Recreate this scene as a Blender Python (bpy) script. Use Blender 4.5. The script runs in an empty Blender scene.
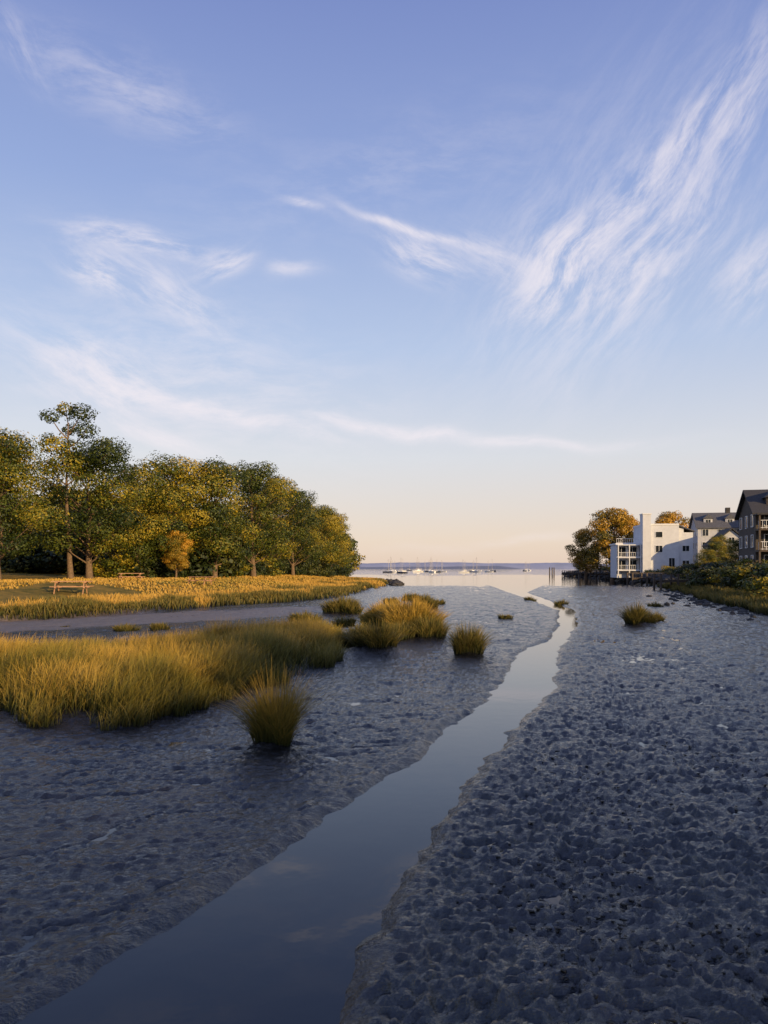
import bpy, math, random
import numpy as np
from mathutils import Vector, Matrix
random.seed(5); rng=np.random.default_rng(11)
scene=bpy.context.scene
PI=math.pi
# ------------------------------------------------------------------ noise
def _h(ix,iy,s):
    n=(ix*374761393+iy*668265263+s*144269504)&0xffffffff
    n=((n^(n>>13))*1274126177)&0xffffffff
    return ((n^(n>>16))&0xffff)/65535.0
def vn(x,y,s=0):
    x0=np.floor(x).astype(np.int64); y0=np.floor(y).astype(np.int64)
    fx=x-x0; fy=y-y0
    fx=fx*fx*(3-2*fx); fy=fy*fy*(3-2*fy)
    a=_h(x0,y0,s); b=_h(x0+1,y0,s); c=_h(x0,y0+1,s); d=_h(x0+1,y0+1,s)
    return (a*(1-fx)+b*fx)*(1-fy)+(c*(1-fx)+d*fx)*fy
def fbm(x,y,s=0,o=4,g=0.5):
    t=0;a=1;n=0
    for i in range(o):
        t=t+a*vn(x,y,s+i*17); n+=a; a*=g
        x,y=(x*0.8-y*0.6)*2.03+3.1,(x*0.6+y*0.8)*2.03-1.7
    return t/n
def ss(a,b,x):
    t=np.clip((x-a)/(b-a),0,1); return t*t*(3-2*t)
# ------------------------------------------------------------------ terrain
SY=[-60,0,3.5,5.1,6.07,6.98,8.22,10.0,12.08,15.26,17.57,20.7,25.2,28.3,32.2,40.7,55,72,96,140]
SX=[-16,-3.6,-2.0,-1.38,-1.07,-0.8,-0.36,0.24,1.03,2.1,2.9,3.9,4.95,5.7,7.2,9.7,13.0,14.6,16.6,24]
SW=[1.6,1.3,1.15,1.08,0.92,0.81,0.69,0.61,0.55,0.57,0.60,0.66,0.72,0.60,0.40,0.42,0.55,0.8,1.1,5]
LY=[-60,20,33,40,44,50,60,68,78,100,136,165,185,230,260,300,400]
LX=[-50,-36,-30,-26,-20,-15.5,-12.5,-7.5,-4.2,-1.8,1.2,1.0,-3,-10,-16,-60,-400]
RY=[-60,0,30,49,60,77,100,116,160,200,232,290,320,400]
RX=[20,22,24,25,27,31.5,38,42,50,58,63,67,90,400]
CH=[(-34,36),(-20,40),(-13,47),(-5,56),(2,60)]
def pdist(x,y,P):
    d=np.full(np.shape(x),1e9)
    for (ax,ay),(bx,by) in zip(P[:-1],P[1:]):
        vx,vy=bx-ax,by-ay
        t=np.clip(((x-ax)*vx+(y-ay)*vy)/(vx*vx+vy*vy),0,1)
        d=np.minimum(d,np.hypot(x-ax-t*vx,y-ay-t*vy))
    return d
MOUNDS=[(-0.3,27.5,1.1,.25),(1.1,34,1.9,.6),(0.2,37,1.6,.4),(-1.85,13.2,.45,.12),(2.9,26.8,.6,.15),(13.6,41,.8,.15),(-3,50,2,.2),(3.0,56,1.3,.25)]
GP=[(-15,23),(-12,18.6),(-8.7,16.6),(-6.6,14.6),(-4.9,14.2),(-4.1,15.8),(-3.5,18),(-2.5,21.2),(-1.5,24.5),(-1.7,30),(-2.2,35),(-4,33),(-7,28),(-10,25)]
def inpoly(x,y,P):
    r=np.zeros(np.shape(x),bool); n=len(P)
    for i in range(n):
        x1,y1=P[i];x2,y2=P[(i+1)%n]
        if y1==y2: continue
        c=((y1>y)!=(y2>y))&(x<(x2-x1)*(y-y1)/(y2-y1)+x1)
        r^=c
    return r
def dl_(x,y): return np.interp(y,LY,LX)-x+1.6*(fbm(x*.15,y*.15,91,3)-.5)*2
def dr_(x,y): return x-np.interp(y,RY,RX)+1.2*(fbm(x*.2,y*.2,92,3)-.5)*2
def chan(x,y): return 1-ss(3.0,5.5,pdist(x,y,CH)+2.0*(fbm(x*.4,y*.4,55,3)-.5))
def stream_s(x,y):
    wob=(fbm(x*0.9,y*0.9,41,3)-.5)*0.42+(fbm(x*4,y*4,43,2)-.5)*.14
    return np.abs(x-np.interp(y,SY,SX))-np.interp(y,SY,SW)+wob
def height(x,y,fine=True):
    s=stream_s(x,y)
    z=0.012*(1-ss(.5,2.5,s))-0.004+0.018*ss(2,9,s)-0.02*ss(70,110,y)-0.14*ss(112,170,y)-1.2*ss(200,420,y)
    wx=x+0.5*(fbm(x*.7,y*.7,3,2)-.5); wy=y+0.5*(fbm(x*.7,y*.7,8,2)-.5)
    right=ss(-.5,2.5,x-np.interp(y,SY,SX))
    z=z+0.06*(fbm(wx*.35,wy*.5,5,3)-.5)
    rg=1-np.abs(2*fbm(wx*1.1,wy*2.0,13,3)-1)
    z=z+0.034*(rg-.75)
    if fine:
        a=fbm(wx*6.0,wy*7.6,23,3)
        z=z+(0.05+0.05*right)*(np.abs(a-.5)*1.8-.2)*ss(-0.05,.45,s)
        b=fbm(x*13,y*14,29,2)
        patchy=.4+.9*fbm(x*.8,y*.8,27,3)
        z=z+(0.034+0.034*right)*(b-.5)*patchy*ss(-.05,.4,s)
        c=1-np.abs(2*fbm(wx*.9,wy*.55,31,4)-1)
        z=z+0.08*(c-.76)*ss(16,36,y)*ss(0,.8,s)
        q=fbm(x*.5+y*.25+2,y*.9-x*.35,37,4)
        z=z-0.04*np.exp(-((q-.5)/.018)**2)*ss(.1,1,s)
        q=fbm(x*.9-y*.15+7,y*.5+x*.2,39,4)
        z=z-0.035*np.exp(-((q-.52)/.014)**2)*ss(.1,1,s)*right
    c=ss(-0.25,0.30,s)
    z=np.where(s<0.30,z*c+(-0.12)*(1-c),z)
    z=z+0.028*np.exp(-((s-.28)/.22)**2)
    z=z-0.012*chan(x,y)
    for mx,my,mr,mh in MOUNDS:
        z=z+mh*np.exp(-((x-mx)**2+(y-my)**2)/(mr*mr)*1.2)
    gd=pdist(x,y,GP+[GP[0]]); ins=inpoly(x,y,GP)
    z=z+np.where(ins,0.16*ss(0,1.0,gd),0)
    d=dl_(x,y)
    n=fbm(x*.08,y*.08,71,3)
    z=z+0.4*ss(0,1.6,d)+1.35*ss(4,20,d)*(.85+.3*n)+2.5*ss(25,80,d)
    d=dr_(x,y)
    z=z+0.35*ss(0,1.5,d)+1.9*ss(3,11,d)*(.85+.3*n)+4*ss(20,70,d)
    return z
def hz(x,y): return float(height(np.array([float(x)]),np.array([float(y)]))[0])
# ------------------------------------------------------------------ material helpers
def newmat(name):
    m=bpy.data.materials.new(name); m.use_nodes=True
    nt=m.node_tree; return m,nt,nt.nodes['Principled BSDF']
def N(nt,t,**k):
    n=nt.nodes.new(t)
    for a,b in k.items(): setattr(n,a,b)
    return n
def noise(nt,scale,detail=5,vec=None,rough=.55):
    n=N(nt,'ShaderNodeTexNoise'); n.inputs['Scale'].default_value=scale; n.inputs['Detail'].default_value=detail; n.inputs['Roughness'].default_value=rough
    if vec is not None: nt.links.new(vec,n.inputs['Vector'])
    return n
def ramp(nt,fac,stops):
    r=N(nt,'ShaderNodeValToRGB'); e=r.color_ramp.elements
    while len(e)<len(stops): e.new(0.5)
    for i,(p,c) in enumerate(stops):
        e[i].position=p; e[i].color=(c[0],c[1],c[2],1)
    nt.links.new(fac,r.inputs['Fac']); return r
def mixc(nt,f,a,b,mode='MIX'):
    m=N(nt,'ShaderNodeMix',data_type='RGBA',blend_type=mode)
    for s,v in ((m.inputs[0],f),(m.inputs[6],a),(m.inputs[7],b)):
        if isinstance(v,(int,float)): s.default_value=v
        elif isinstance(v,tuple): s.default_value=(v[0],v[1],v[2],1)
        else: nt.links.new(v,s)
    return m.outputs[2]
def mth(nt,op,a,b=None,c=None,clamp=False):
    m=N(nt,'ShaderNodeMath',operation=op); m.use_clamp=clamp
    for i,v in enumerate((a,b,c)):
        if v is None: continue
        if isinstance(v,(int,float)): m.inputs[i].default_value=v
        else: nt.links.new(v,m.inputs[i])
    return m.outputs[0]
def bump(nt,h,strength,dist,bsdf):
    b=N(nt,'ShaderNodeBump'); b.inputs['Strength'].default_value=strength; b.inputs['Distance'].default_value=dist
    nt.links.new(h,b.inputs['Height']); nt.links.new(b.outputs[0],bsdf.inputs['Normal'])
def simple(name,c,rough=.7,var=.25,scale=3,metal=0,bmp=.2):
    m,nt,b=newmat(name)
    tc=N(nt,'ShaderNodeTexCoord'); n=noise(nt,scale,4,tc.outputs['Object'])
    d=tuple(v*(1-var) for v in c); l=tuple(min(1,v*(1+var)) for v in c)
    r=ramp(nt,n.outputs[0],[(.3,d),(.7,l)])
    nt.links.new(r.outputs[0],b.inputs['Base Color'])
    b.inputs['Roughness'].default_value=rough; b.inputs['Metallic'].default_value=metal
    if bmp: bump(nt,n.outputs[0],bmp,.02,b)
    return m
def mat_ground():
    m,nt,b=newmat('wet_mud_and_turf')
    g=N(nt,'ShaderNodeNewGeometry'); P=g.outputs['Position']
    at=N(nt,'ShaderNodeAttribute',attribute_name='land'); sep=N(nt,'ShaderNodeSeparateColor'); nt.links.new(at.outputs['Color'],sep.inputs[0])
    n1=noise(nt,1.3,4,P); n2=noise(nt,8,5,P,.66); n3=noise(nt,2.6,3,P,.6); n4=noise(nt,26,3,P,.6)
    mud=ramp(nt,n1.outputs[0],[(.3,(.006,.0065,.008)),(.55,(.013,.0125,.0125)),(.75,(.027,.023,.020))]).outputs[0]
    mud=mixc(nt,mth(nt,'MULTIPLY',sep.outputs[1],.85),mud,(.20,.155,.12))  # sunlit look of the channel mud painted in as a paler colour
    turf=ramp(nt,noise(nt,.6,4,P).outputs[0],[(.3,(.10,.10,.02)),(.5,(.26,.18,.04)),(.7,(.40,.25,.055))]).outputs[0]
    turf=mixc(nt,mth(nt,'MULTIPLY',n2.outputs[0],.4),turf,(.08,.07,.02))
    c=mixc(nt,sep.outputs[0],mud,turf)
    nt.links.new(c,b.inputs['Base Color'])
    wet=ramp(nt,n1.outputs[0],[(.36,(.05,)*3),(.5,(.10,)*3),(.68,(.22,)*3)]).outputs[0]
    r=mth(nt,'ADD',wet,mth(nt,'MULTIPLY',n2.outputs[0],.08))
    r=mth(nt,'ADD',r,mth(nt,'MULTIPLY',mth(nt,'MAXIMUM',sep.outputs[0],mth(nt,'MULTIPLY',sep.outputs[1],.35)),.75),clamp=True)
    nt.links.new(r,b.inputs['Roughness'])
    nt.links.new(mth(nt,'SUBTRACT',.8,mth(nt,'MULTIPLY',sep.outputs[0],.65)),b.inputs['Specular IOR Level'])
    h=mth(nt,'ADD',mth(nt,'MULTIPLY',n2.outputs[0],.8),mth(nt,'MULTIPLY',n3.outputs[0],.8))
    h=mth(nt,'ADD',h,mth(nt,'MULTIPLY',n4.outputs[0],.22))
    bump(nt,h,1.0,.07,b)
    return m
def mat_water():
    m,nt,b=newmat('tidal_water')
    g=N(nt,'ShaderNodeNewGeometry'); P=g.outputs['Position']
    sx=N(nt,'ShaderNodeSeparateXYZ'); nt.links.new(P,sx.inputs[0])
    b.inputs['Base Color'].default_value=(.014,.018,.024,1)
    b.inputs['Roughness'].default_value=.015; b.inputs['IOR'].default_value=1.38
    a=noise(nt,2.2,3,P); c=noise(nt,.7,4,P)
    farf=N(nt,'ShaderNodeMapRange'); farf.inputs[1].default_value=60; farf.inputs[2].default_value=220
    nt.links.new(sx.outputs[1],farf.inputs[0])
    h=mth(nt,'ADD',mth(nt,'MULTIPLY',a.outputs[0],.016),mth(nt,'MULTIPLY',mth(nt,'MULTIPLY',c.outputs[0],farf.outputs[0]),.5))
    bump(nt,h,.35,.25,b)
    return m
def mat_blade(name,base,mid,tip,dry):
    m,nt,b=newmat(name)
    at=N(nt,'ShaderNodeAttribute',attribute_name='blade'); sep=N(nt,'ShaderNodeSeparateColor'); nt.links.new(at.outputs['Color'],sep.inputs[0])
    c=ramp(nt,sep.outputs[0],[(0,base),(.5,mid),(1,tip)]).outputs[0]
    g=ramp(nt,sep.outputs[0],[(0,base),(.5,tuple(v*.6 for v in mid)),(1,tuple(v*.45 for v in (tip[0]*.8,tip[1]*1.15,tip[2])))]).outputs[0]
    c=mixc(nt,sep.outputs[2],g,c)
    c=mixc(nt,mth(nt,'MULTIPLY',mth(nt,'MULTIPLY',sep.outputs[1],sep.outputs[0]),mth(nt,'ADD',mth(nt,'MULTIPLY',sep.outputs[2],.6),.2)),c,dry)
    nt.links.new(c,b.inputs['Base Color']); b.inputs['Roughness'].default_value=.6
    b.inputs['Specular IOR Level'].default_value=.25
    return m
def mat_leaf(name,dark,mid,gold,goldamt=.5):
    m,nt,b=newmat(name)
    at=N(nt,'ShaderNodeAttribute',attribute_name='leaf'); sep=N(nt,'ShaderNodeSeparateColor'); nt.links.new(at.outputs['Color'],sep.inputs[0])
    oi=N(nt,'ShaderNodeObjectInfo')
    f=mth(nt,'ADD',mth(nt,'MULTIPLY',sep.outputs[0],.45),mth(nt,'MULTIPLY',sep.outputs[1],.55))
    f=mth(nt,'ADD',f,mth(nt,'MULTIPLY',mth(nt,'SUBTRACT',oi.outputs['Random'],.5),.35))
    c=ramp(nt,f,[(.12,dark),(.5,mid),(1-.3*goldamt,gold)]).outputs[0]
    nt.links.new(c,b.inputs['Base Color']); b.inputs['Roughness'].default_value=.55
    b.inputs['Specular IOR Level'].default_value=.3
    return m
# ------------------------------------------------------------------ mesh helpers
def npmesh(name,V,F,smooth=False,attr=None):
    me=bpy.data.meshes.new(name); F=np.asarray(F,np.int32); k=F.shape[1]
    me.vertices.add(len(V)); me.vertices.foreach_set('co',np.asarray(V,np.float32).ravel())
    me.loops.add(F.size); me.loops.foreach_set('vertex_index',F.ravel())
    me.polygons.add(len(F)); me.polygons.foreach_set('loop_start',np.arange(len(F),dtype=np.int32)*k)
    me.polygons.foreach_set('loop_total',np.full(len(F),k,np.int32))
    if smooth: me.polygons.foreach_set('use_smooth',np.ones(len(F),bool))
    me.update(calc_edges=True)
    if attr:
        a=me.color_attributes.new(attr[0],'FLOAT_COLOR','POINT')
        c=np.ones((len(V),4),np.float32); c[:,:3]=attr[1]; a.data.foreach_set('color',c.ravel())
    return me
def link(name,me,mats=(),parent=None,loc=None,rotz=0,scale=None):
    o=bpy.data.objects.new(name,me); scene.collection.objects.link(o)
    if me is not None:
        for m in mats:
            if m.name not in [x.name for x in me.materials if x]: me.materials.append(m)
    if parent: o.parent=parent
    if loc: o.location=loc
    if rotz: o.rotation_euler[2]=rotz
    if scale: o.scale=scale
    return o
# ------------------------------------------------------------------ ground sheet
nx,ny=1300,1250
t=np.linspace(-math.asinh(520/3),math.asinh(520/3),nx); xs=3*np.sinh(t)+0.3
t=np.linspace(-math.asinh(70/4),math.asinh(620/4),ny); ys=6+4*np.sinh(t)
X,Y=np.meshgrid(xs,ys); x=X.ravel(); y=Y.ravel()
Z=height(x,y)
land=np.maximum(ss(0.2,2.5,dl_(x,y)),ss(.2,2.5,dr_(x,y)))
lit_mud=chan(x,y)*ss(2,-6,-x)*0+chan(x,y)*(1-ss(-8,1,x))  # mask of the painted sunlit mud in the left channel
idx=np.arange(nx*ny).reshape(ny,nx)
F=np.stack([idx[:-1,:-1],idx[:-1,1:],idx[1:,1:],idx[1:,:-1]],-1).reshape(-1,4)
me=npmesh('ground',np.stack([x,y,Z],1),F,True,('land',np.stack([land,lit_mud,land],1)))
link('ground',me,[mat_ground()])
W=9000
me=npmesh('water',[(-W,-200,-.04),(W,-200,-.04),(W,W,-.04),(-W,W,-.04)],[(0,1,2,3)])
link('water',me,[mat_water()])
# ------------------------------------------------------------------ grass
def blades(name,px,py,h,w,lean,mat,leandir=None,patch=None):
    n=len(px); pz=height(px,py)-.03
    a=rng.uniform(0,2*PI,n) if leandir is None else leandir
    f=rng.uniform(0,PI,n)
    fx,fy=np.cos(f),np.sin(f); dx,dy=np.cos(a),np.sin(a)
    T=[0,.35,.72,1.0]; wid=[1,.9,.6,.12]
    V=np.zeros((n,8,3)); C=np.zeros((n,8,3))
    rnd=rng.random(n); patch=np.ones(n) if patch is None else patch
    for i,(tt,ww) in enumerate(zip(T,wid)):
        off=lean*h*tt**1.8; zz=h*tt*(1-.35*lean*tt)
        for j,sg in enumerate((-1,1)):
            V[:,i*2+j,0]=px+dx*off+sg*fx*w*ww*.5
            V[:,i*2+j,1]=py+dy*off+sg*fy*w*ww*.5
            V[:,i*2+j,2]=pz+zz
            C[:,i*2+j,0]=tt; C[:,i*2+j,1]=rnd; C[:,i*2+j,2]=patch
    b=(np.arange(n)*8)[:,None]
    F=np.concatenate([b+np.array([[0,1,3,2]]),b+np.array([[2,3,5,4]]),b+np.array([[4,5,7,6]])],0)
    me=npmesh(name,V.reshape(-1,3),F,False,('blade',C.reshape(-1,3)))
    return link(name,me,[mat])
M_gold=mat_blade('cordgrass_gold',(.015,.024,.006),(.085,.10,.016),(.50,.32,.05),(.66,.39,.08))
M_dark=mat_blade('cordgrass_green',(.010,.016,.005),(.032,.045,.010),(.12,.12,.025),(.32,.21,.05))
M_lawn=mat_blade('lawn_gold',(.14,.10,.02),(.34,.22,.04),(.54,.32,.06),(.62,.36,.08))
def scatter(n,x0,x1,y0,y1,test):
    X=rng.uniform(x0,x1,n*8); Y=rng.uniform(y0,y1,n*8); k=test(X,Y); return X[k][:n],Y[k][:n]
cl=lambda x,y:fbm(x*.8,y*.8,61,3)
X_,Y_=scatter(88000,-16,0,13,37,lambda a,b:inpoly(a+1.1*(fbm(a*1.2,b*1.2,7,3)-.5),b+1.8*(fbm(a*1.2,b*1.2,9,3)-.5),GP)&(rng.random(len(a))<ss(.25,.5,cl(a,b))*.9+.1))
edge=pdist(X_,Y_,GP+[GP[0]])
hh=(0.42+.74*fbm(X_*.5,Y_*.5,66,3)+.6*(cl(X_,Y_)-.5))*rng.uniform(.5,1.28,len(X_))*(.66+.34*ss(0,1.3,edge))
ld=np.where(rng.random(len(X_))<.6,rng.normal(.4,.9,len(X_))+4*(fbm(X_*.5,Y_*.5,19,2)-.5),rng.uniform(0,2*PI,len(X_)))
patch=np.clip(ss(.36,.60,fbm(X_*.45,Y_*.45,77,3))*ss(.1,1.8,edge+.8*rng.random(len(X_)))+.10,0,1)
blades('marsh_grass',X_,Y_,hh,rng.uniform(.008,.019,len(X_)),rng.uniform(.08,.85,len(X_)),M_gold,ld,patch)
def tuft(x,y,r,h,n,mat,w=.02,name='grass_tuft',spread=.75,pt=1):
    a=rng.uniform(0,2*PI,n); q=np.sqrt(rng.random(n))*(.8+.25*np.sin(a*3+x))
    px=x+np.cos(a)*q*r*.55; py=y+np.sin(a)*q*r*.55
    blades(name,px,py,h*rng.uniform(.45,1.15,n)*(1.05-.25*q)*(.9+.18*np.sin(a*2+y)),w*rng.uniform(.6,1.2,n),np.clip(q*spread+rng.normal(0,.2,n),0,1.2),mat,a+rng.normal(0,.7,n),np.full(n,pt))
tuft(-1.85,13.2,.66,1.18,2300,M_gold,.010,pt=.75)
tuft(2.9,26.8,.95,1.0,1900,M_dark,.02)
tuft(-.3,27.8,1.5,.9,2500,M_dark,.024); tuft(-.9,29.5,1.4,.95,2200,M_dark,.025)
tuft(1.1,34,2.4,1.15,4800,M_gold,.026); tuft(.1,37,2.2,1.1,3000,M_gold,.033); tuft(1.9,32.5,1.2,.8,1900,M_dark,.026); tuft(.5,32.0,1.5,.65,2200,M_dark,.026)
tuft(-2.6,50,2.4,1.0,2200,M_dark,.045); tuft(-4.6,44,1.8,.6,1000,M_dark,.04); tuft(3.0,56,1.7,.9,1300,M_dark,.045)
tuft(13.3,41,.9,1.1,1200,M_dark,.03); tuft(14.2,41.6,.7,.7,600,M_dark,.03); tuft(15.5,44,.7,.6,500,M_dark,.032); tuft(16.2,49,1.1,.6,600,M_dark,.035)
tuft(-12.4,37,1.2,.4,700,M_dark,.035); tuft(-10.9,37.5,.9,.4,500,M_dark,.035)
tuft(7.2,46,.8,.35,300,M_dark,.04); tuft(14.6,64,1.1,.5,300,M_dark,.05);tuft(13.6,72,1.0,.45,300,M_dark,.05)
tuft(2.6,72,2.0,.8,800,M_dark,.06); tuft(0.6,66,1.3,.6,500,M_dark,.06); tuft(21,60,1.2,.4,300,M_dark,.05)
tuft(-.6,44,1.3,.7,900,M_dark,.038); tuft(-2.0,40,1.1,.6,700,M_dark,.035); tuft(1.2,50,1.0,.6,500,M_gold,.04); tuft(4.6,64,1.0,.5,400,M_dark,.05)
n=46000; Y_=40+rng.random(n)**1.7*147; d=np.minimum(rng.exponential(2.2,n),3.5+rng.random(n))+.2+rng.random(n)*1.2
X_=np.interp(Y_,LY,LX)-d*(1+Y_*.006)
k=(Y_<185)&(X_>-46); X_,Y_=X_[k],Y_[k]; d=dl_(X_,Y_)
g=(fbm(X_*.12,Y_*.12,33,3)+.14*(X_<-13.5)+.08*(d>2.8)-.14*(d<2.2))>.54
for sel,mt in ((g,M_lawn),(~g,M_dark)):
    xx,yy=X_[sel],Y_[sel]; m=len(xx)
    blades('shore_grass',xx,yy,(.25+.8*fbm(xx*.3,yy*.3,44,3))*rng.uniform(.6,1.1,m),.022+.0007*yy,rng.uniform(.1,.5,m),mt)
n=60000; Y_=44+rng.random(n)**1.3*116; X_=np.interp(Y_,LY,LX)-4.0-rng.random(n)**1.2*27
k=~((np.abs(X_+24.3)<4)&(Y_<66)&(Y_>48)); X_,Y_=X_[k],Y_[k]
g=(fbm(X_*.16,Y_*.10,57,3)+.06*rng.normal(0,1,len(X_)))>.44  # patches of darker blades put shadow tone into the lawn colour
for sel,mt in ((g,M_lawn),(~g,M_gold)):
    xx,yy=X_[sel],Y_[sel]; m=len(xx)
    blades('lawn_grass',xx,yy,rng.uniform(.08,.28,m)*(1 if mt is M_lawn else .8),.07+.001*yy,rng.uniform(.1,.5,m),mt)
n=24000; Y_=40+rng.random(n)**1.3*80; d=rng.exponential(3,n)+.2; X_=np.interp(Y_,RY,RX)+d-1.2*fbm(Y_*.4,Y_*0,12,2)
g=(d>2.5)&(fbm(X_*.2,Y_*.2,35,3)>.45)
for sel,mt in ((g,M_gold),(~g,M_dark)):
    xx,yy=X_[sel],Y_[sel]; m=len(xx)
    blades('shore_grass',xx,yy,(.4+.8*fbm(xx*.3,yy*.3,45,3))*rng.uniform(.6,1.1,m),.022+.0007*yy,rng.uniform(.1,.5,m),mt)
# ------------------------------------------------------------------ flat seaweed scraps on the mud
n=4200; y=4.3+rng.random(n)**1.5*9; x=np.interp(y,SY,SX)+np.interp(y,SY,SW)+.6+rng.random(n)**.7*(.5*y+1)
k=fbm(x*1.3,y*1.3,88,3)>.5; x=x[k];y=y[k];n=len(x); z=height(x,y)
k=z>-.035; x=x[k];y=y[k];z=z[k];n=len(x)
sz=rng.uniform(.008,.032,n)
V=np.zeros((n,6,3)); dirs=np.array([[1.3,0,.1],[0,.8,.15],[-1.3,0,.05],[0,-.8,.1],[0,0,.35],[.2,.2,-.3]])
ra=rng.uniform(0,PI,n)
for i in range(6):
    j=rng.uniform(.4,1.5,n); dx,dy,dz=dirs[i]
    V[:,i,0]=x+(dx*np.cos(ra)-dy*np.sin(ra))*sz*j; V[:,i,1]=y+(dx*np.sin(ra)+dy*np.cos(ra))*sz*j; V[:,i,2]=z+.002+dz*sz*j
tri=np.array([[0,1,4],[1,2,4],[2,3,4],[3,0,4],[1,0,5],[2,1,5],[3,2,5],[0,3,5]])
F=((np.arange(n)*6)[:,None,None]+tri[None]).reshape(-1,3)
link('seaweed_debris',npmesh('seaweed_debris',V.reshape(-1,3),F),[simple('seaweed',(.010,.009,.006),.4,.4,30)])
# ------------------------------------------------------------------ trees
def tube(V,F,pts,rad,seg=7):
    b=len(V); pts=[Vector(p) for p in pts]
    for i,p in enumerate(pts):
        d=(pts[min(i+1,len(pts)-1)]-pts[max(i-1,0)]).normalized()
        u=d.cross(Vector((0.3,1,.1))).normalized(); v=d.cross(u)
        for s in range(seg):
            a=2*PI*s/seg; V.append(tuple(p+(u*math.cos(a)+v*math.sin(a))*rad[i]))
    for i in range(len(pts)-1):
        for s in range(seg):
            s2=(s+1)%seg; F.append((b+i*seg+s,b+i*seg+s2,b+(i+1)*seg+s2,b+(i+1)*seg+s))
M_bark=simple('bark',(.17,.11,.065),.9,.4,6,bmp=.6)
M_leafs=[mat_leaf('oak_leaves',(.014,.026,.004),(.085,.105,.010),(.38,.27,.02),.5),
         mat_leaf('autumn_leaves',(.10,.09,.01),(.34,.21,.02),(.58,.30,.03)),
         mat_leaf('shrub_leaves',(.010,.018,.005),(.03,.045,.009),(.10,.10,.02))]
def treemesh(seed,H,R,cb,nleaf,leaf,nb=26,br=(1.2,2.2),trunk=.32,mi=0):
    r=random.Random(seed); g=np.random.default_rng(seed)
    V=[];F=[]
    tp=[(0,0,-.4)]; x=y=0
    for i in range(1,8):
        x+=r.uniform(-.25,.25); y+=r.uniform(-.25,.25); tp.append((x,y,H*.8*i/7))
    tube(V,F,tp,[trunk*1.35,trunk*.95,trunk*.85,trunk*.7,trunk*.55,trunk*.4,trunk*.25,.05],9)
    zm=(cb+H)*.5; hh=(H-cb)*.5; B=[]
    for i in range(nb):
        q=(i+.5)/nb; z=cb+(H-cb)*(.06+.9*q)
        env=R*math.sqrt(max(.05,1-((z-zm-(-.1*hh))/(hh*1.08))**2))
        a=i*2.39996+r.uniform(-.5,.5); rr=env*r.uniform(.25,.95); br_=r.uniform(*br)
        c=Vector((math.cos(a)*rr,math.sin(a)*rr,min(z,H-br_*.6))); B.append((c,br_))
        zt=max(cb*.7,c.z-rr*.7-.6); k=min(6.99,zt/(H*.8)*7); i0=int(k); p0=Vector(tp[i0]).lerp(Vector(tp[min(7,i0+1)]),k-i0)
        mid=p0.lerp(c,.5)+Vector((r.uniform(-.3,.3),r.uniform(-.3,.3),-.2))
        tube(V,F,[p0,mid,c,c+Vector((math.cos(a)*.6,math.sin(a)*.6,.6))],[trunk*.33,trunk*.22,trunk*.12,.02],5)
    nbark=len(F)
    Vb=np.array(V); 
    w=np.array([b[1]**2 for b in B]); w/=w.sum()
    bi=g.choice(len(B),nleaf,p=w); C=np.array([b[0][:] for b in B]); Rr=np.array([b[1] for b in B])
    d=g.normal(0,1,(nleaf,3)); d/=np.linalg.norm(d,axis=1)[:,None]
    lump=.60+.66*vn(d[:,0]*2.6+bi*3.3,d[:,1]*2.6+d[:,2]*2.6,seed)
    rad=Rr[bi]*lump*(.55+.57*g.random(nleaf)**.5)
    P=C[bi]+d*rad[:,None]*np.array([1.1,1.1,.72])
    nrm=d*1.1+g.normal(0,.42,(nleaf,3))+np.array([0,0,.1]); nrm/=np.linalg.norm(nrm,axis=1)[:,None]
    u=np.cross(nrm,g.normal(0,1,(nleaf,3))); u/=np.linalg.norm(u,axis=1)[:,None]; v=np.cross(nrm,u)
    s=(leaf*g.uniform(.6,1.3,nleaf))[:,None]
    Q=np.stack([P+u*s,P+v*s*.62+nrm*s*.15,P-u*s,P-v*s*.62+nrm*s*.15],1).reshape(-1,3)
    FL=(np.arange(nleaf)*4)[:,None]+np.arange(4)[None]+len(Vb)
    V=np.concatenate([Vb,Q]); F=np.concatenate([np.array(F),FL])
    col=np.zeros((len(V),3)); br2=g.random(len(B))
    col[len(Vb):,0]=np.repeat(g.random(nleaf),4); col[len(Vb):,1]=np.repeat(br2[bi],4)
    me=npmesh('tree_%d'%seed,V,F,False,('leaf',col))
    me.materials.append(M_bark); me.materials.append(M_leafs[mi])
    ix=np.ones(len(F),np.int32); ix[:nbark]=0; me.polygons.foreach_set('material_index',ix)
    return me
OAK=[treemesh(100+i,16,5.6,2.6,26000,.125,30,(1.1,2.4)) for i in range(4)]
AUT=[treemesh(120+i,15,5.0,2.6,14000,.17,26,(1.1,2.1),mi=1) for i in range(2)]
LOW=[treemesh(150+i,16,5.8,1.5,4000,.36,20,(1.5,2.6)) for i in range(2)]
TALL=treemesh(131,20,3.6,11,5200,.14,12,(.9,1.6),.3)
BUSH=[treemesh(140+i,3.2,2.3,.1,3000,.14,14,(.6,1.1),.08,mi=2) for i in range(2)]+[treemesh(145,3.2,2.3,.1,3000,.14,14,(.6,1.1),.08,mi=0)]
def tree(me,x,y,ztop,name='oak_tree',base=16,parent=None,wf=1.0):
    z=hz(x,y); s=(ztop-z)/base
    o=link(name,me,loc=(x,y,z-.1),rotz=random.uniform(0,6.28),scale=(s*wf,s*wf,s))
    if parent: o.parent=parent
    return o
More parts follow.
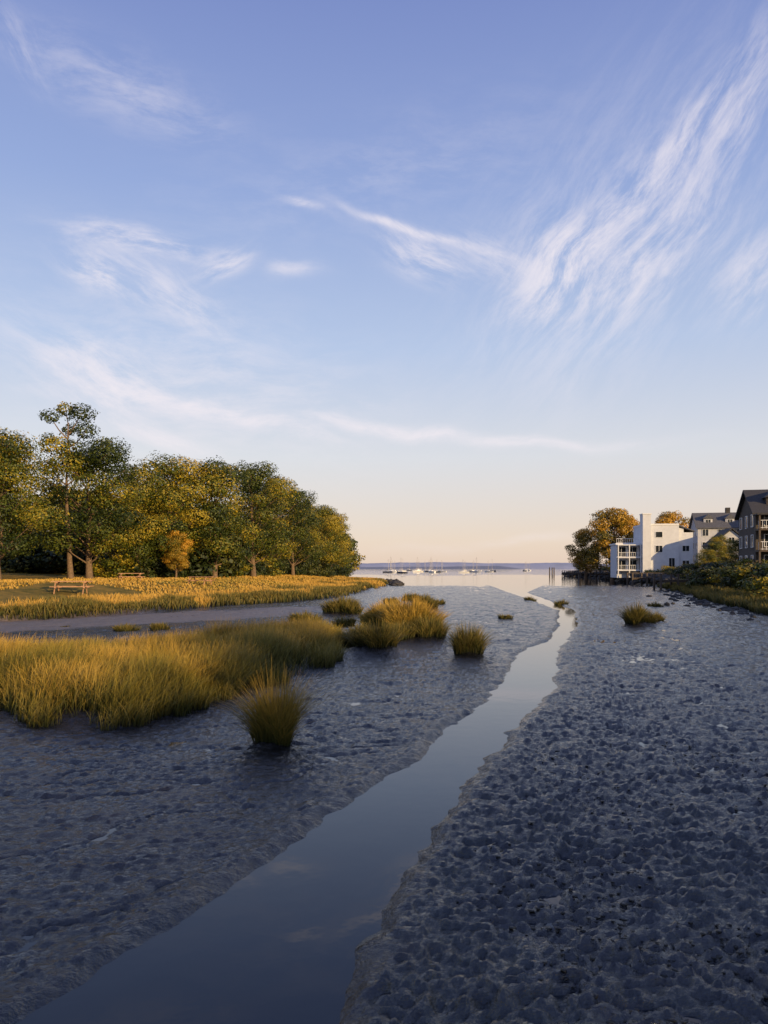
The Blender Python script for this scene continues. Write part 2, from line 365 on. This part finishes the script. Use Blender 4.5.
front=[(-42,80,17.5,0),(-37,74,16.2,1),(-32,84,17.0,2),(-29.5,92,15.2,0),(-26.5,97,16.8,3),(-22,100,16.8,1),(-18.9,112,18.5,2),(-18,126,17.8,3),(-16.5,140,17.3,0),
       (-16,152,15.8,1),(-13.8,166,16.6,2),(-13.5,182,16.9,0),(-13.5,200,15.5,3),(-14.5,220,13.8,1)]
for x,y,zt,k in front: tree(OAK[k],x,y,zt,wf=random.uniform(.98,1.18))
tree(TALL,-33.6,83,21,'tall_oak_tree',20)
tree(AUT[0],-24.5,91,7.5,'autumn_tree',15); tree(AUT[1],-41,70,10,'autumn_tree',15)
back=link('woodland_tree_mass',None)
for i in range(26):
    y=95+i*6.5; x=-46+(y-92)*.22-random.uniform(0,12)
    tree(random.choice(LOW),x,y,random.uniform(14,16),'tree',parent=back,wf=1.25)
for i in range(9):
    tree(random.choice(LOW),-60-random.uniform(0,18),50+i*10,random.uniform(15,18),'tree',parent=back,wf=1.3)
ug=link('undergrowth',None)
for i in range(44):
    q=i/43; y=90+q*130; x=np.interp(y,[88,100,130,180,230],[-34,-24,-20,-14,-12.5])+random.uniform(-4,2)
    z=hz(x,y); s=random.uniform(.6,1.5)
    link('shrub',random.choice(BUSH),parent=ug,loc=(x,y,z-.2),rotz=random.uniform(0,6),scale=(s*1.2,s*1.2,s))
for i in range(26):
    x=-64+i*1.6; y=104+random.uniform(-4,4); s=random.uniform(1.4,2.0)
    link('shrub',BUSH[i%2],parent=ug,loc=(x,y,hz(x,y)-.2),rotz=random.uniform(0,6),scale=(s*1.4,s*1.2,s))
for me_,x,y,zt,nm,b in [(AUT[0],55,186,17.5,'autumn_tree',15),(AUT[1],60,190,16,'autumn_tree',15),(AUT[0],51.0,196,13,'autumn_tree',15),(AUT[1],76,205,18,'autumn_tree',15),
    (OAK[0],60,138,9.0,'oak_tree',16),(OAK[2],55,128,7.5,'oak_tree',16),(OAK[3],49.5,118,6.0,'oak_tree',16),(OAK[2],70,158,10.5,'oak_tree',16),(OAK[3],47.5,104,7.0,'oak_tree',16),(OAK[1],68.5,262,9,'oak_tree',16)]:
    tree(me_,x,y,zt,nm,b,wf=1.15)
hb=link('bank_hedge',None)
for i in range(95):
    y=60+i*2.0; x=np.interp(y,RY,RX)+random.uniform(3.0,8.5); z=hz(x,y); s=random.uniform(.35,.95)
    link('shrub',BUSH[i%2] if i%4 else BUSH[2],parent=hb,loc=(x,y,z-.2),rotz=random.uniform(0,6),scale=(s*1.4,s*1.4,s))
tl=link('added_shade_treeline',None)  # unseen trees added off-frame, heights set to shade the near mud and grass
for i in range(32):
    q=i/31; x=41+q*64+random.uniform(-3,5); y=-80+q*200
    hgt=random.uniform(16,19) if y<-22 else random.uniform(12,15)
    tree(random.choice(LOW),x,y,hgt+hz(x,y)*.5,'tree',parent=tl,wf=1.25)
# ------------------------------------------------------------------ structures
class Parts:
    def __init__(s,name,loc,rotz=0):
        s.e=link(name,None,loc=loc,rotz=rotz); s.d={}
    def g(s,p,m): return s.d.setdefault(p,([],[],m))
    def box(s,p,m,x0,x1,y0,y1,z0,z1):
        V,F,_=s.g(p,m); b=len(V)
        V+= [(x0,y0,z0),(x1,y0,z0),(x1,y1,z0),(x0,y1,z0),(x0,y0,z1),(x1,y0,z1),(x1,y1,z1),(x0,y1,z1)]
        F+= [tuple(b+i for i in f) for f in ((0,3,2,1),(4,5,6,7),(0,1,5,4),(1,2,6,5),(2,3,7,6),(3,0,4,7))]
    def gable(s,p,m,x0,x1,y0,y1,z0,z1,axis='y'):
        V,F,_=s.g(p,m); b=len(V)
        if axis=='y':
            xm=(x0+x1)/2; V+=[(x0,y0,z0),(x1,y0,z0),(xm,y0,z1),(x0,y1,z0),(x1,y1,z0),(xm,y1,z1)]
        else:
            ym=(y0+y1)/2; V+=[(x0,y1,z0),(x0,y0,z0),(x0,ym,z1),(x1,y1,z0),(x1,y0,z0),(x1,ym,z1)]
        F+=[tuple(b+i for i in f) for f in ((0,1,2),(3,5,4),(0,2,5,3),(1,4,5,2),(0,3,4,1))]
    def slope(s,p,m,x0,x1,y0,y1,z0,z1,th=.25):
        V,F,_=s.g(p,m); b=len(V)
        V+=[(x0,y0,z0),(x1,y0,z1),(x1,y1,z1),(x0,y1,z0),(x0,y0,z0+th),(x1,y0,z1+th),(x1,y1,z1+th),(x0,y1,z0+th)]
        F+= [tuple(b+i for i in f) for f in ((0,3,2,1),(4,5,6,7),(0,1,5,4),(1,2,6,5),(2,3,7,6),(3,0,4,7))]
    def window(s,x,z,w,h,y,fm,gm,side=None,mull=1):
        s.box('windows_glass',gm,x-w/2,x+w/2,y-.03,y+.05,z,z+h)
        for a in (x-w/2-.08,x+w/2): s.box('window_frames',fm,a,a+.08,y-.09,y+.05,z-.08,z+h+.08)
        for a in (z-.08,z+h): s.box('window_frames',fm,x-w/2,x+w/2,y-.088,y+.05,a,a+.08)
        for i in range(mull):
            c=x-w/2+w*(i+1)/(mull+1); s.box('window_frames',fm,c-.03,c+.03,y-.07,y-.031,z,z+h)
    def windowx(s,y,z,w,h,x,fm,gm):
        s.box('windows_glass',gm,x-.03,x+.05,y-w/2,y+w/2,z,z+h)
        for a in (y-w/2-.08,y+w/2): s.box('window_frames',fm,x-.09,x+.05,a,a+.08,z-.08,z+h+.08)
        for a in (z-.08,z+h): s.box('window_frames',fm,x-.088,x+.05,y-w/2,y+w/2,a,a+.08)
    def rail(s,p,m,x0,x1,y,z,h=1.0,st=.35):
        s.box(p,m,x0,x1,y-.04,y+.04,z+h-.07,z+h)
        s.box(p,m,x0,x1,y-.03,y+.03,z+.08,z+.14)
        n=max(1,int((x1-x0)/st))
        for i in range(n+1):
            c=x0+(x1-x0)*i/n; s.box(p,m,c-.025,c+.025,y-.025,y+.025,z,z+h-.07)
    def done(s):
        for p,(V,F,m) in s.d.items():
            me=bpy.data.meshes.new(p); me.from_pydata(V,[],F); me.update(); link(p,me,[m],s.e)
        return s.e
M_white=simple('white_stucco',(.62,.63,.66),.8,.07,1.2)
M_white2=simple('white_clapboard',(.5,.5,.52),.8,.1,2)
M_trim=simple('white_trim',(.72,.72,.72),.6,.05,4)
M_glass=simple('window_glass',(.02,.025,.03),.06,.2,1,bmp=0)
M_shingle=simple('grey_shingle_roof',(.10,.10,.11),.9,.35,5)
M_brown=simple('weathered_shingle_wall',(.075,.062,.052),.9,.35,6)
M_roofd=simple('dark_shingle_roof',(.05,.048,.05),.9,.3,6)
M_wood=simple('weathered_wood',(.10,.075,.055),.85,.35,8)
M_stone=simple('seawall_stone',(.05,.046,.043),.9,.45,2,bmp=.8)
M_woodl=simple('cedar_wood',(.46,.25,.13),.8,.25,8)
h=Parts('white_modern_house',(55.2,160,2.0),math.radians(-6))
h.box('walls',M_white,-2.2,4.6,-4,6,-1,9.6)
h.box('walls',M_white,4.6,7.6,-3,5,-1,8.2)
h.slope('roof',M_shingle,4.62,7.9,-3.3,5.3,9.6,8.3,.22)
h.box('walls',M_white,4.6,5.8,-2.9,4.9,8.2,9.1)
h.box('roof_parapet',M_trim,-2.3,4.6,-4.1,6.1,9.6,9.95)
h.box('chimney_tower',M_white,-2.6,-1.0,-4.6,-2.0,-1,11.8)
h.box('chimney_cap',M_trim,-2.7,-.9,-4.7,-1.9,11.8,12.0)
h.box('walls',M_white,-7.2,-2.61,-1.5,5,-1,5.8)
h.box('roof_parapet',M_trim,-7.4,-2.62,-1.7,5.2,5.8,6.1)
for z in (0.6,3.2,6.1):
    if z<6: h.box('balcony_floor',M_trim,-7.3,-2.7,-3.6,-1.51,z-.18,z)
    h.rail('balcony_railing',M_trim,-7.2,-2.75,-3.5 if z<6 else -1.6,z,1.0)
for x in (-7.2,-5.0,-2.8): h.box('balcony_posts',M_trim,x-.09,x+.09,-3.58,-3.4,-1,5.6)
h.box('pergola',M_trim,-7.3,-2.7,-3.6,-1.71,5.6,5.78)
for z in (.6,3.3):
    for x in (-6.2,-4.0): h.window(x,z+.1,1.7,1.9,-1.5,M_trim,M_glass)
h.window(.7,7.2,1.3,1.1,-4,M_trim,M_glass,mull=0); h.window(.7,4.2,1.3,1.3,-4,M_trim,M_glass)
h.window(3.2,1.0,1.1,2.0,-4,M_trim,M_glass)
h.window(6.2,4.4,1.3,1.1,-3,M_trim,M_glass); h.window(6.2,1.2,1.3,1.3,-3,M_trim,M_glass)
h.done()
def gable_house(name,loc,rot,w,dp,eave,ridge,wall,roof,rows,cols,axis='x',chim=True,dormer=True):
    h=Parts(name,loc,rot)
    h.box('walls',wall,-w/2,w/2,-dp/2,dp/2,-1.5,eave)
    h.gable('gable_walls',wall,-w/2+.02,w/2-.02,-dp/2+.02,dp/2-.02,eave,ridge-.15,axis)
    V,F,_=h.g('roof',roof)
    o=.45;th=.22
    def slab(a,b,c,d):
        bb=len(V); 
        for p in (a,b,c,d): V.append(p)
        for p in (a,b,c,d): V.append((p[0],p[1],p[2]+th))
        F.extend([tuple(bb+i for i in f) for f in ((0,3,2,1),(4,5,6,7),(0,1,5,4),(1,2,6,5),(2,3,7,6),(3,0,4,7))])
    if axis=='x':
        k=(ridge-eave)/(dp/2)*o
        slab((-w/2-o,-dp/2-o,eave-k),(w/2+o,-dp/2-o,eave-k),(w/2+o,0,ridge),(-w/2-o,0,ridge))
        slab((-w/2-o,0.002,ridge),(w/2+o,0.002,ridge),(w/2+o,dp/2+o,eave-k),(-w/2-o,dp/2+o,eave-k))
    else:
        k=(ridge-eave)/(w/2)*o
        slab((-w/2-o,-dp/2-o,eave-k),(0,-dp/2-o,ridge),(0,dp/2+o,ridge),(-w/2-o,dp/2+o,eave-k))
        slab((0.002,-dp/2-o,ridge),(w/2+o,-dp/2-o,eave-k),(w/2+o,dp/2+o,eave-k),(0.002,dp/2+o,ridge))
    for r in range(rows):
        z=.9+r*(eave/rows)
        for c in range(cols):
            x=-w/2+w*(c+.5)/cols; h.window(x,z,min(1.2,w/cols*.55),1.4,-dp/2,M_trim,M_glass)
        for c in range(3): h.windowx(-dp/2+dp*(c+.5)/3,z,1.1,1.4,-w/2,M_trim,M_glass)
    if axis=='y': h.window(0,eave+.2,1.0,1.0,-dp/2+.02,M_trim,M_glass)
    if chim: h.box('chimney',M_stone,w*.2,w*.2+.9,-.2,.8,eave,ridge+1.3)
    if dormer and axis=='x':
        for x in (-w*.25,w*.22):
            h.box('dormer',wall,x-.9,x+.9,-dp*.36,-.3,eave+.3,eave+1.9)
            h.gable('dormer_roof',roof,x-1.15,x+1.15,-dp*.36-.3,-.2,eave+1.91,eave+2.9,'y')
            h.window(x,eave+.7,1.0,1.0,-dp*.36,M_trim,M_glass)
    return h
gable_house('white_clapboard_house',(74,172,3.5),math.radians(-12),9.5,9,8.4,11.6,M_white2,M_shingle,3,3).done()
gable_house('white_clapboard_house',(66.5,150,2.8),math.radians(-10),6.5,7,4.8,7.6,M_white2,M_roofd,2,2,'y',chim=False).done()
gable_house('grey_clapboard_house',(80,168,3.5),math.radians(-8),6.5,8,7.5,10.6,M_white2,M_shingle,3,2,'y').done()
gable_house('cottage',(68,258,1.5),math.radians(-10),6,6,4.3,6.8,M_brown,M_shingle,1,2,'x',dormer=False).done()
gable_house('cottage',(72.5,235,1.8),math.radians(-10),7,6,4.6,7.6,M_white2,M_roofd,2,2,'y').done()
h=gable_house('dark_shingle_house',(50.2,96,2.2),math.radians(-14),9.5,10,7.4,10.4,M_brown,M_roofd,3,3,'x',chim=False)
for z in (.3,2.9,5.4):
    h.box('balcony_floor',M_wood,-4.9,4.6,-7.4,-5.12,z-.2,z)
    h.rail('balcony_railing',M_trim,-4.9,4.6,-7.3,z,1.0,.4)
for x in (-4.8,-1.7,1.5,4.5): h.box('balcony_posts',M_wood,x-.1,x+.1,-7.4,-7.2,-2.4,7.0)
h.box('balcony_roof',M_roofd,-5.1,4.8,-7.6,-5.13,7.0,7.15)
h.done()
def dock(loc,rot,L,W_,z,ph=1.8):
    d=Parts('wooden_dock',loc,rot)
    n=int(L/.35)
    for i in range(n): d.box('deck_planks',M_wood,i*.35,i*.35+.31,-W_/2,W_/2,z,z+.07)
    for sd in (-1,1): d.box('beams',M_wood,0,L,sd*W_*.4-.08,sd*W_*.4+.08,z-.25,z-.003)
    for i in range(int(L/2.5)+1):
        for sd in (-1,1): d.box('piles',M_wood,i*2.5-.12,i*2.5+.12,sd*(W_/2+.13)-.12,sd*(W_/2+.13)+.12,-1,z+ph*.5)
    for sd in (-1,1): d.box('handrail',M_wood,0,L,sd*(W_/2+.13)-.04,sd*(W_/2+.13)+.04,z+.82,z+.9)
    d.done()
dock((37.5,106,0),math.radians(8),9,1.6,1.3); dock((42,132,0),math.radians(4),11,2,1.3); dock((53,200,0),math.radians(6),14,2,1.5); dock((58,250,0),0,12,3,1.3)
def rocks(name,pts,r0,r1,n,mat,sp=.5):
    V=[];F=[]
    import bmesh
    bm=bmesh.new(); bmesh.ops.create_icosphere(bm,subdivisions=1,radius=1); iv=[v.co.copy() for v in bm.verts]; fi=[[v.index for v in f.verts] for f in bm.faces]; bm.free()
    for i in range(n):
        q=random.random()*(len(pts)-1); k=int(q); a=Vector(pts[k]).lerp(Vector(pts[k+1]),q-k)
        c=Vector((a.x+random.gauss(0,sp),a.y+random.gauss(0,1.0),0)); c.z=hz(c.x,c.y)+a.z*random.random()
        r=random.uniform(r0,r1); s=Vector((random.uniform(.7,1.5),random.uniform(.7,1.3),random.uniform(.5,.9)))
        b=len(V)
        for v in iv:
            j=random.uniform(.75,1.15); V.append((c.x+v.x*r*s.x*j,c.y+v.y*r*s.y*j,c.z+v.z*r*s.z*j))
        F+= [tuple(b+t for t in f) for f in fi]
    link(name,npmesh(name,np.array(V),np.array(F)),[mat])
rocks('stone_seawall',[(44,118,1.2),(52,162,1.6),(60,205,1.8),(64.5,240,2),(68,290,2)],.35,.9,700,M_stone)
rocks('shore_rocks',[(1.5,130,.3),(2.5,150,.4),(2.5,166,.4),(-2,186,.4)],.2,.6,140,M_stone)
rocks('scattered_stones',[(23,44,0),(25.5,62,0),(31,80,0),(39,106,0)],.08,.35,170,M_stone,1.1)
def picnic(x,y,rot,s=1):
    p=Parts('picnic_table',(x,y,hz(x,y)),rot); p.e.scale=(s,s,s)
    for i in range(5): p.box('table_top',M_woodl,-1.1,1.1,-.42+i*.17,-.27+i*.17,.72,.76)
    for sd in (-1,1):
        for i in range(2): p.box('bench_seat',M_woodl,-1.1,1.1,sd*.72-.14+i*.15,sd*.72-.01+i*.15,.42,.46)
    for xx in (-.8,.8):
        p.box('leg_brace',M_woodl,xx-.05,xx+.05,-.85,.85,.35,.415); p.box('top_brace',M_woodl,xx-.05,xx+.05,-.4,.4,.65,.715)
        for sd in (-1,1):
            V,F,_=p.g('legs',M_woodl); b=len(V)
            for yy,zz in ((sd*.65,0),(sd*.77,0),(sd*.37,.7),(sd*.25,.7)):
                V+=[(xx-.1,yy,zz),(xx-.055,yy,zz)]
            F+=[tuple(b+i for i in f) for f in ((0,2,4,6),(1,7,5,3),(0,1,3,2),(2,3,5,4),(4,5,7,6),(6,7,1,0))]
    p.done()
picnic(-24.2,60,.2,1.3); picnic(-24.6,75,.5,1.1); picnic(-18.5,78,-.3,1.1)
M_hull=simple('hull_paint',(.7,.7,.7),.35,.05,2,bmp=0); M_hullb=simple('navy_hull',(.03,.04,.08),.35,.05,2,bmp=0); M_mast=simple('mast_alloy',(.45,.42,.4),.4,.1,2)
def sailboat(x,y,L,rot,mat):
    e=link('sailboat',None,loc=(x,y,-.04),rotz=rot)
    V=[];F=[];st=9;pr=5
    for i in range(st):
        q=i/(st-1); xx=(q-.5)*L; b=L*.15*math.sin(PI*min(.999,(q*.8+.2)))**.7*(1 if q<.95 else .15); sh=L*.09+L*.04*q*q
        for j in range(pr):
            a=-PI/2+PI*j/(pr-1); V.append((xx,b*math.sin(a),sh-(sh+.35)*max(0,math.cos(a))**.8))
    for i in range(st-1):
        for j in range(pr-1): a=i*pr+j; F.append((a,a+pr,a+pr+1,a+1))
        F.append((i*pr,i*pr+pr-1,(i+1)*pr+pr-1,(i+1)*pr))
    F.append(tuple(range(pr)))
    F.append(tuple((st-1)*pr+j for j in range(pr))[::-1])
    me=bpy.data.meshes.new('hull'); me.from_pydata(V,[],F); link('hull',me,[mat],e)
    V=[];F=[]; tube(V,F,[(L*.08,0,.2),(L*.08,0,L*1.25)],[.11,.07],6); tube(V,F,[(L*.08,0,L*.25),(-L*.35,0,L*.24)],[.2,.14],6)
    tube(V,F,[(L*.5,0,L*.13),(L*.08,0,L*1.2)],[.025,.025],4); tube(V,F,[(-L*.5,0,L*.1),(L*.08,0,L*1.24)],[.025,.025],4)
    tube(V,F,[(L*.08,-L*.08,L*.8),(L*.08,L*.08,L*.8)],[.04,.04],4)
    me=bpy.data.meshes.new('mast_and_rigging'); me.from_pydata(V,[],F); link('mast_and_rigging',me,[M_mast],e)
    V=[(-L*.1,-L*.07,L*.1),(L*.2,-L*.05,L*.11),(L*.2,L*.05,L*.11),(-L*.1,L*.07,L*.1),(-L*.08,-L*.055,L*.17),(L*.14,-L*.04,L*.16),(L*.14,L*.04,L*.16),(-L*.08,L*.055,L*.17)]
    me=bpy.data.meshes.new('cabin'); me.from_pydata(V,[],[(4,5,6,7),(0,1,5,4),(1,2,6,5),(2,3,7,6),(3,0,4,7)]); link('cabin',me,[M_hull],e)
for i in range(36):
    y=random.uniform(460,1000); u=random.choice([random.uniform(-.0,.23),random.uniform(.0,.14)])
    sailboat(u*y,y,random.uniform(7,9.5),random.uniform(0,6.28),M_hull if random.random()<.6 else M_hullb)
for (x,y) in [(62,285),(60,280),(66,300)]:
    V=[];F=[]; tube(V,F,[(0,0,-2),(0,0,3.0)],[.25,.2],8); tube(V,F,[(0,0,3.0),(0,0,3.3)],[.28,.02],8)
    me=bpy.data.meshes.new('mooring_piling'); me.from_pydata(V,[],F); link('mooring_piling',me,[M_wood],loc=(x,y,0))
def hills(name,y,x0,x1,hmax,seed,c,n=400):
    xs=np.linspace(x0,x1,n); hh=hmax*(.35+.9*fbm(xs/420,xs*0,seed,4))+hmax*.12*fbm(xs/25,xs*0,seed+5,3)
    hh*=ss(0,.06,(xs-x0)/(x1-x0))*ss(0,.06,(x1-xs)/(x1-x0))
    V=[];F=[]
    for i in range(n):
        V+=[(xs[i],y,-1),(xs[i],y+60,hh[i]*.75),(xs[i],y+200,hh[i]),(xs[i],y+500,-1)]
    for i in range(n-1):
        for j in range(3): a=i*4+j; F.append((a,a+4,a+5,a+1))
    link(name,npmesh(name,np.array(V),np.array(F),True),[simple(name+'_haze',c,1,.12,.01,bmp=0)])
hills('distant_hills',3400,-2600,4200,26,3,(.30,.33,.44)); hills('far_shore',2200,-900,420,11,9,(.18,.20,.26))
# ------------------------------------------------------------------ sun + sky
EL=math.radians(12.5); AZ=math.radians(137)
S=Vector((math.sin(AZ)*math.cos(EL),math.cos(AZ)*math.cos(EL),math.sin(EL)))
sl=bpy.data.lights.new('sun','SUN'); sl.energy=5; sl.angle=math.radians(.5); sl.color=(1,.71,.36)
so=bpy.data.objects.new('sun',sl); scene.collection.objects.link(so); so.rotation_euler=(-S).to_track_quat('-Z','Y').to_euler()
w=bpy.data.worlds.new('World'); scene.world=w; w.use_nodes=True; nt=w.node_tree; bg=nt.nodes['Background']
try:
    w.cycles.sampling_method='MANUAL'; w.cycles.sample_map_resolution=256
except Exception: pass
sky=N(nt,'ShaderNodeTexSky',sky_type='NISHITA'); sky.sun_disc=False; sky.sun_elevation=EL; sky.sun_rotation=AZ; sky.air_density=1.0; sky.dust_density=.6; sky.ozone_density=1.6
tc=N(nt,'ShaderNodeTexCoord'); D=tc.outputs['Generated']
wn=noise(nt,5.0,2,D); wc=N(nt,'ShaderNodeSeparateColor'); nt.links.new(wn.outputs['Color'],wc.inputs[0])
sp=N(nt,'ShaderNodeSeparateXYZ'); nt.links.new(D,sp.inputs[0])
az0=mth(nt,'ARCTAN2',sp.outputs[0],sp.outputs[1]); el0=mth(nt,'ARCSINE',sp.outputs[2])
az=mth(nt,'ADD',az0,mth(nt,'MULTIPLY',mth(nt,'SUBTRACT',wc.outputs[0],.5),.09))
el=mth(nt,'ADD',el0,mth(nt,'MULTIPLY',mth(nt,'SUBTRACT',wc.outputs[1],.5),.06))
fib={}
def fiber(ang):
    k=round(ang/24)*24
    if k in fib: return fib[k]
    c,s=math.cos(math.radians(k)),math.sin(math.radians(k))
    a=mth(nt,'ADD',mth(nt,'MULTIPLY',az,c),mth(nt,'MULTIPLY',el,s)); b=mth(nt,'SUBTRACT',mth(nt,'MULTIPLY',el,c),mth(nt,'MULTIPLY',az,s))
    cb=N(nt,'ShaderNodeCombineXYZ'); nt.links.new(mth(nt,'MULTIPLY',a,11),cb.inputs[0]); nt.links.new(mth(nt,'MULTIPLY',b,38),cb.inputs[1]); cb.inputs[2].default_value=k
    n=noise(nt,1.0,7,cb.outputs[0],.68)
    mr=N(nt,'ShaderNodeMapRange',interpolation_type='SMOOTHSTEP'); mr.inputs[1].default_value=.35; mr.inputs[2].default_value=.72; nt.links.new(n.outputs[0],mr.inputs[0])
    fib[k]=mr.outputs[0]; return fib[k]
def AE(u,v): return math.atan(u), math.atan(v/math.sqrt(1+u*u))
ST=[(.33,.49,.19,.018,40,.9),(.23,.385,.07,.040,55,1.35),(.34,.41,.12,.04,48,.85),(.47,.37,.05,.03,60,.8),(.06,.395,.06,.022,-22,1.2),(.15,.40,.05,.018,-30,.7),
 (.05,.428,.10,.0042,-13,1.4),(-.115,.463,.03,.0038,-12,.9),(-.33,.418,.08,.012,-5,1.3),(-.37,.375,.045,.015,-20,1.5),(-.22,.388,.036,.013,22,1.3),(-.12,.38,.04,.008,2,.8),
 (-.28,.347,.10,.022,-25,.8),(-.37,.25,.11,.035,-16,1.3),(-.21,.198,.15,.0085,-12,1.3),(.09,.175,.20,.007,-4,1.5),
 (-.29,.172,.055,.008,-18,1.3),(-.33,.62,.12,.03,-10,.4),(-.46,.67,.04,.018,-40,.5),(.15,.036,.16,.006,6,.3),(.30,.41,.22,.11,40,.36),(-.25,.24,.25,.08,-10,.42),(.46,.58,.06,.025,50,.6),(0,.5,.3,.05,12,.16)]
tot=None
for u,v,L_,W_,an,dn in ST:
    a0,e0=AE(u,v); c,s=math.cos(math.radians(an)),math.sin(math.radians(an))
    da=mth(nt,'SUBTRACT',az,a0); de=mth(nt,'SUBTRACT',el,e0)
    a=mth(nt,'DIVIDE',mth(nt,'ADD',mth(nt,'MULTIPLY',da,c),mth(nt,'MULTIPLY',de,s)),L_*.85)
    b=mth(nt,'DIVIDE',mth(nt,'SUBTRACT',mth(nt,'MULTIPLY',de,c),mth(nt,'MULTIPLY',da,s)),W_)
    r=mth(nt,'ADD',mth(nt,'MULTIPLY',a,a),mth(nt,'MULTIPLY',b,b))
    f=fiber(an)
    if W_<.0095: f=mth(nt,'ADD',mth(nt,'MULTIPLY',f,.7),.28)
    g=mth(nt,'MULTIPLY',mth(nt,'EXPONENT',mth(nt,'MULTIPLY',r,-1)),mth(nt,'MULTIPLY',f,dn))
    tot=g if tot is None else mth(nt,'ADD',tot,g)
tot=mth(nt,'SUBTRACT',1,mth(nt,'EXPONENT',mth(nt,'MULTIPLY',tot,-1.0)),clamp=True)
tot=mth(nt,'MULTIPLY',tot,mth(nt,'GREATER_THAN',sp.outputs[2],0))
e01=mth(nt,'MULTIPLY',el0,1/1.5708,clamp=True)
grad=ramp(nt,e01,[(0,(.80,.62,.52)),(.022,(.84,.68,.57)),(.09,(.74,.74,.78)),(.175,(.50,.60,.82)),(.285,(.32,.42,.73)),(.41,(.21,.28,.60)),(1,(.11,.165,.40))])
gs=N(nt,'ShaderNodeVectorMath',operation='SCALE'); nt.links.new(grad.outputs[0],gs.inputs[0]); gs.inputs[3].default_value=1/.15
col=mixc(nt,.88,sky.outputs[0],gs.outputs[0])
nt.links.new(col,bg.inputs[0]); bg.inputs[1].default_value=.15
bg2=N(nt,'ShaderNodeBackground'); bg2.inputs[0].default_value=(.93,.86,.90,1); bg2.inputs[1].default_value=1.0
mx=N(nt,'ShaderNodeMixShader'); nt.links.new(tot,mx.inputs[0]); nt.links.new(bg.outputs[0],mx.inputs[1]); nt.links.new(bg2.outputs[0],mx.inputs[2])
nt.links.new(mx.outputs[0],nt.nodes['World Output'].inputs[0])
# ------------------------------------------------------------------ camera
cd=bpy.data.cameras.new('camera'); cam=bpy.data.objects.new('camera',cd); scene.collection.objects.link(cam)
cam.location=(0,0,3); cam.rotation_euler=(PI/2,0,0); cd.sensor_fit='VERTICAL'; cd.sensor_height=36; cd.lens=36*773/1024
cd.shift_y=56/1024; cd.clip_start=.1; cd.clip_end=20000; scene.camera=cam
scene.view_settings.view_transform='Standard'; scene.view_settings.look='None'; scene.view_settings.exposure=0
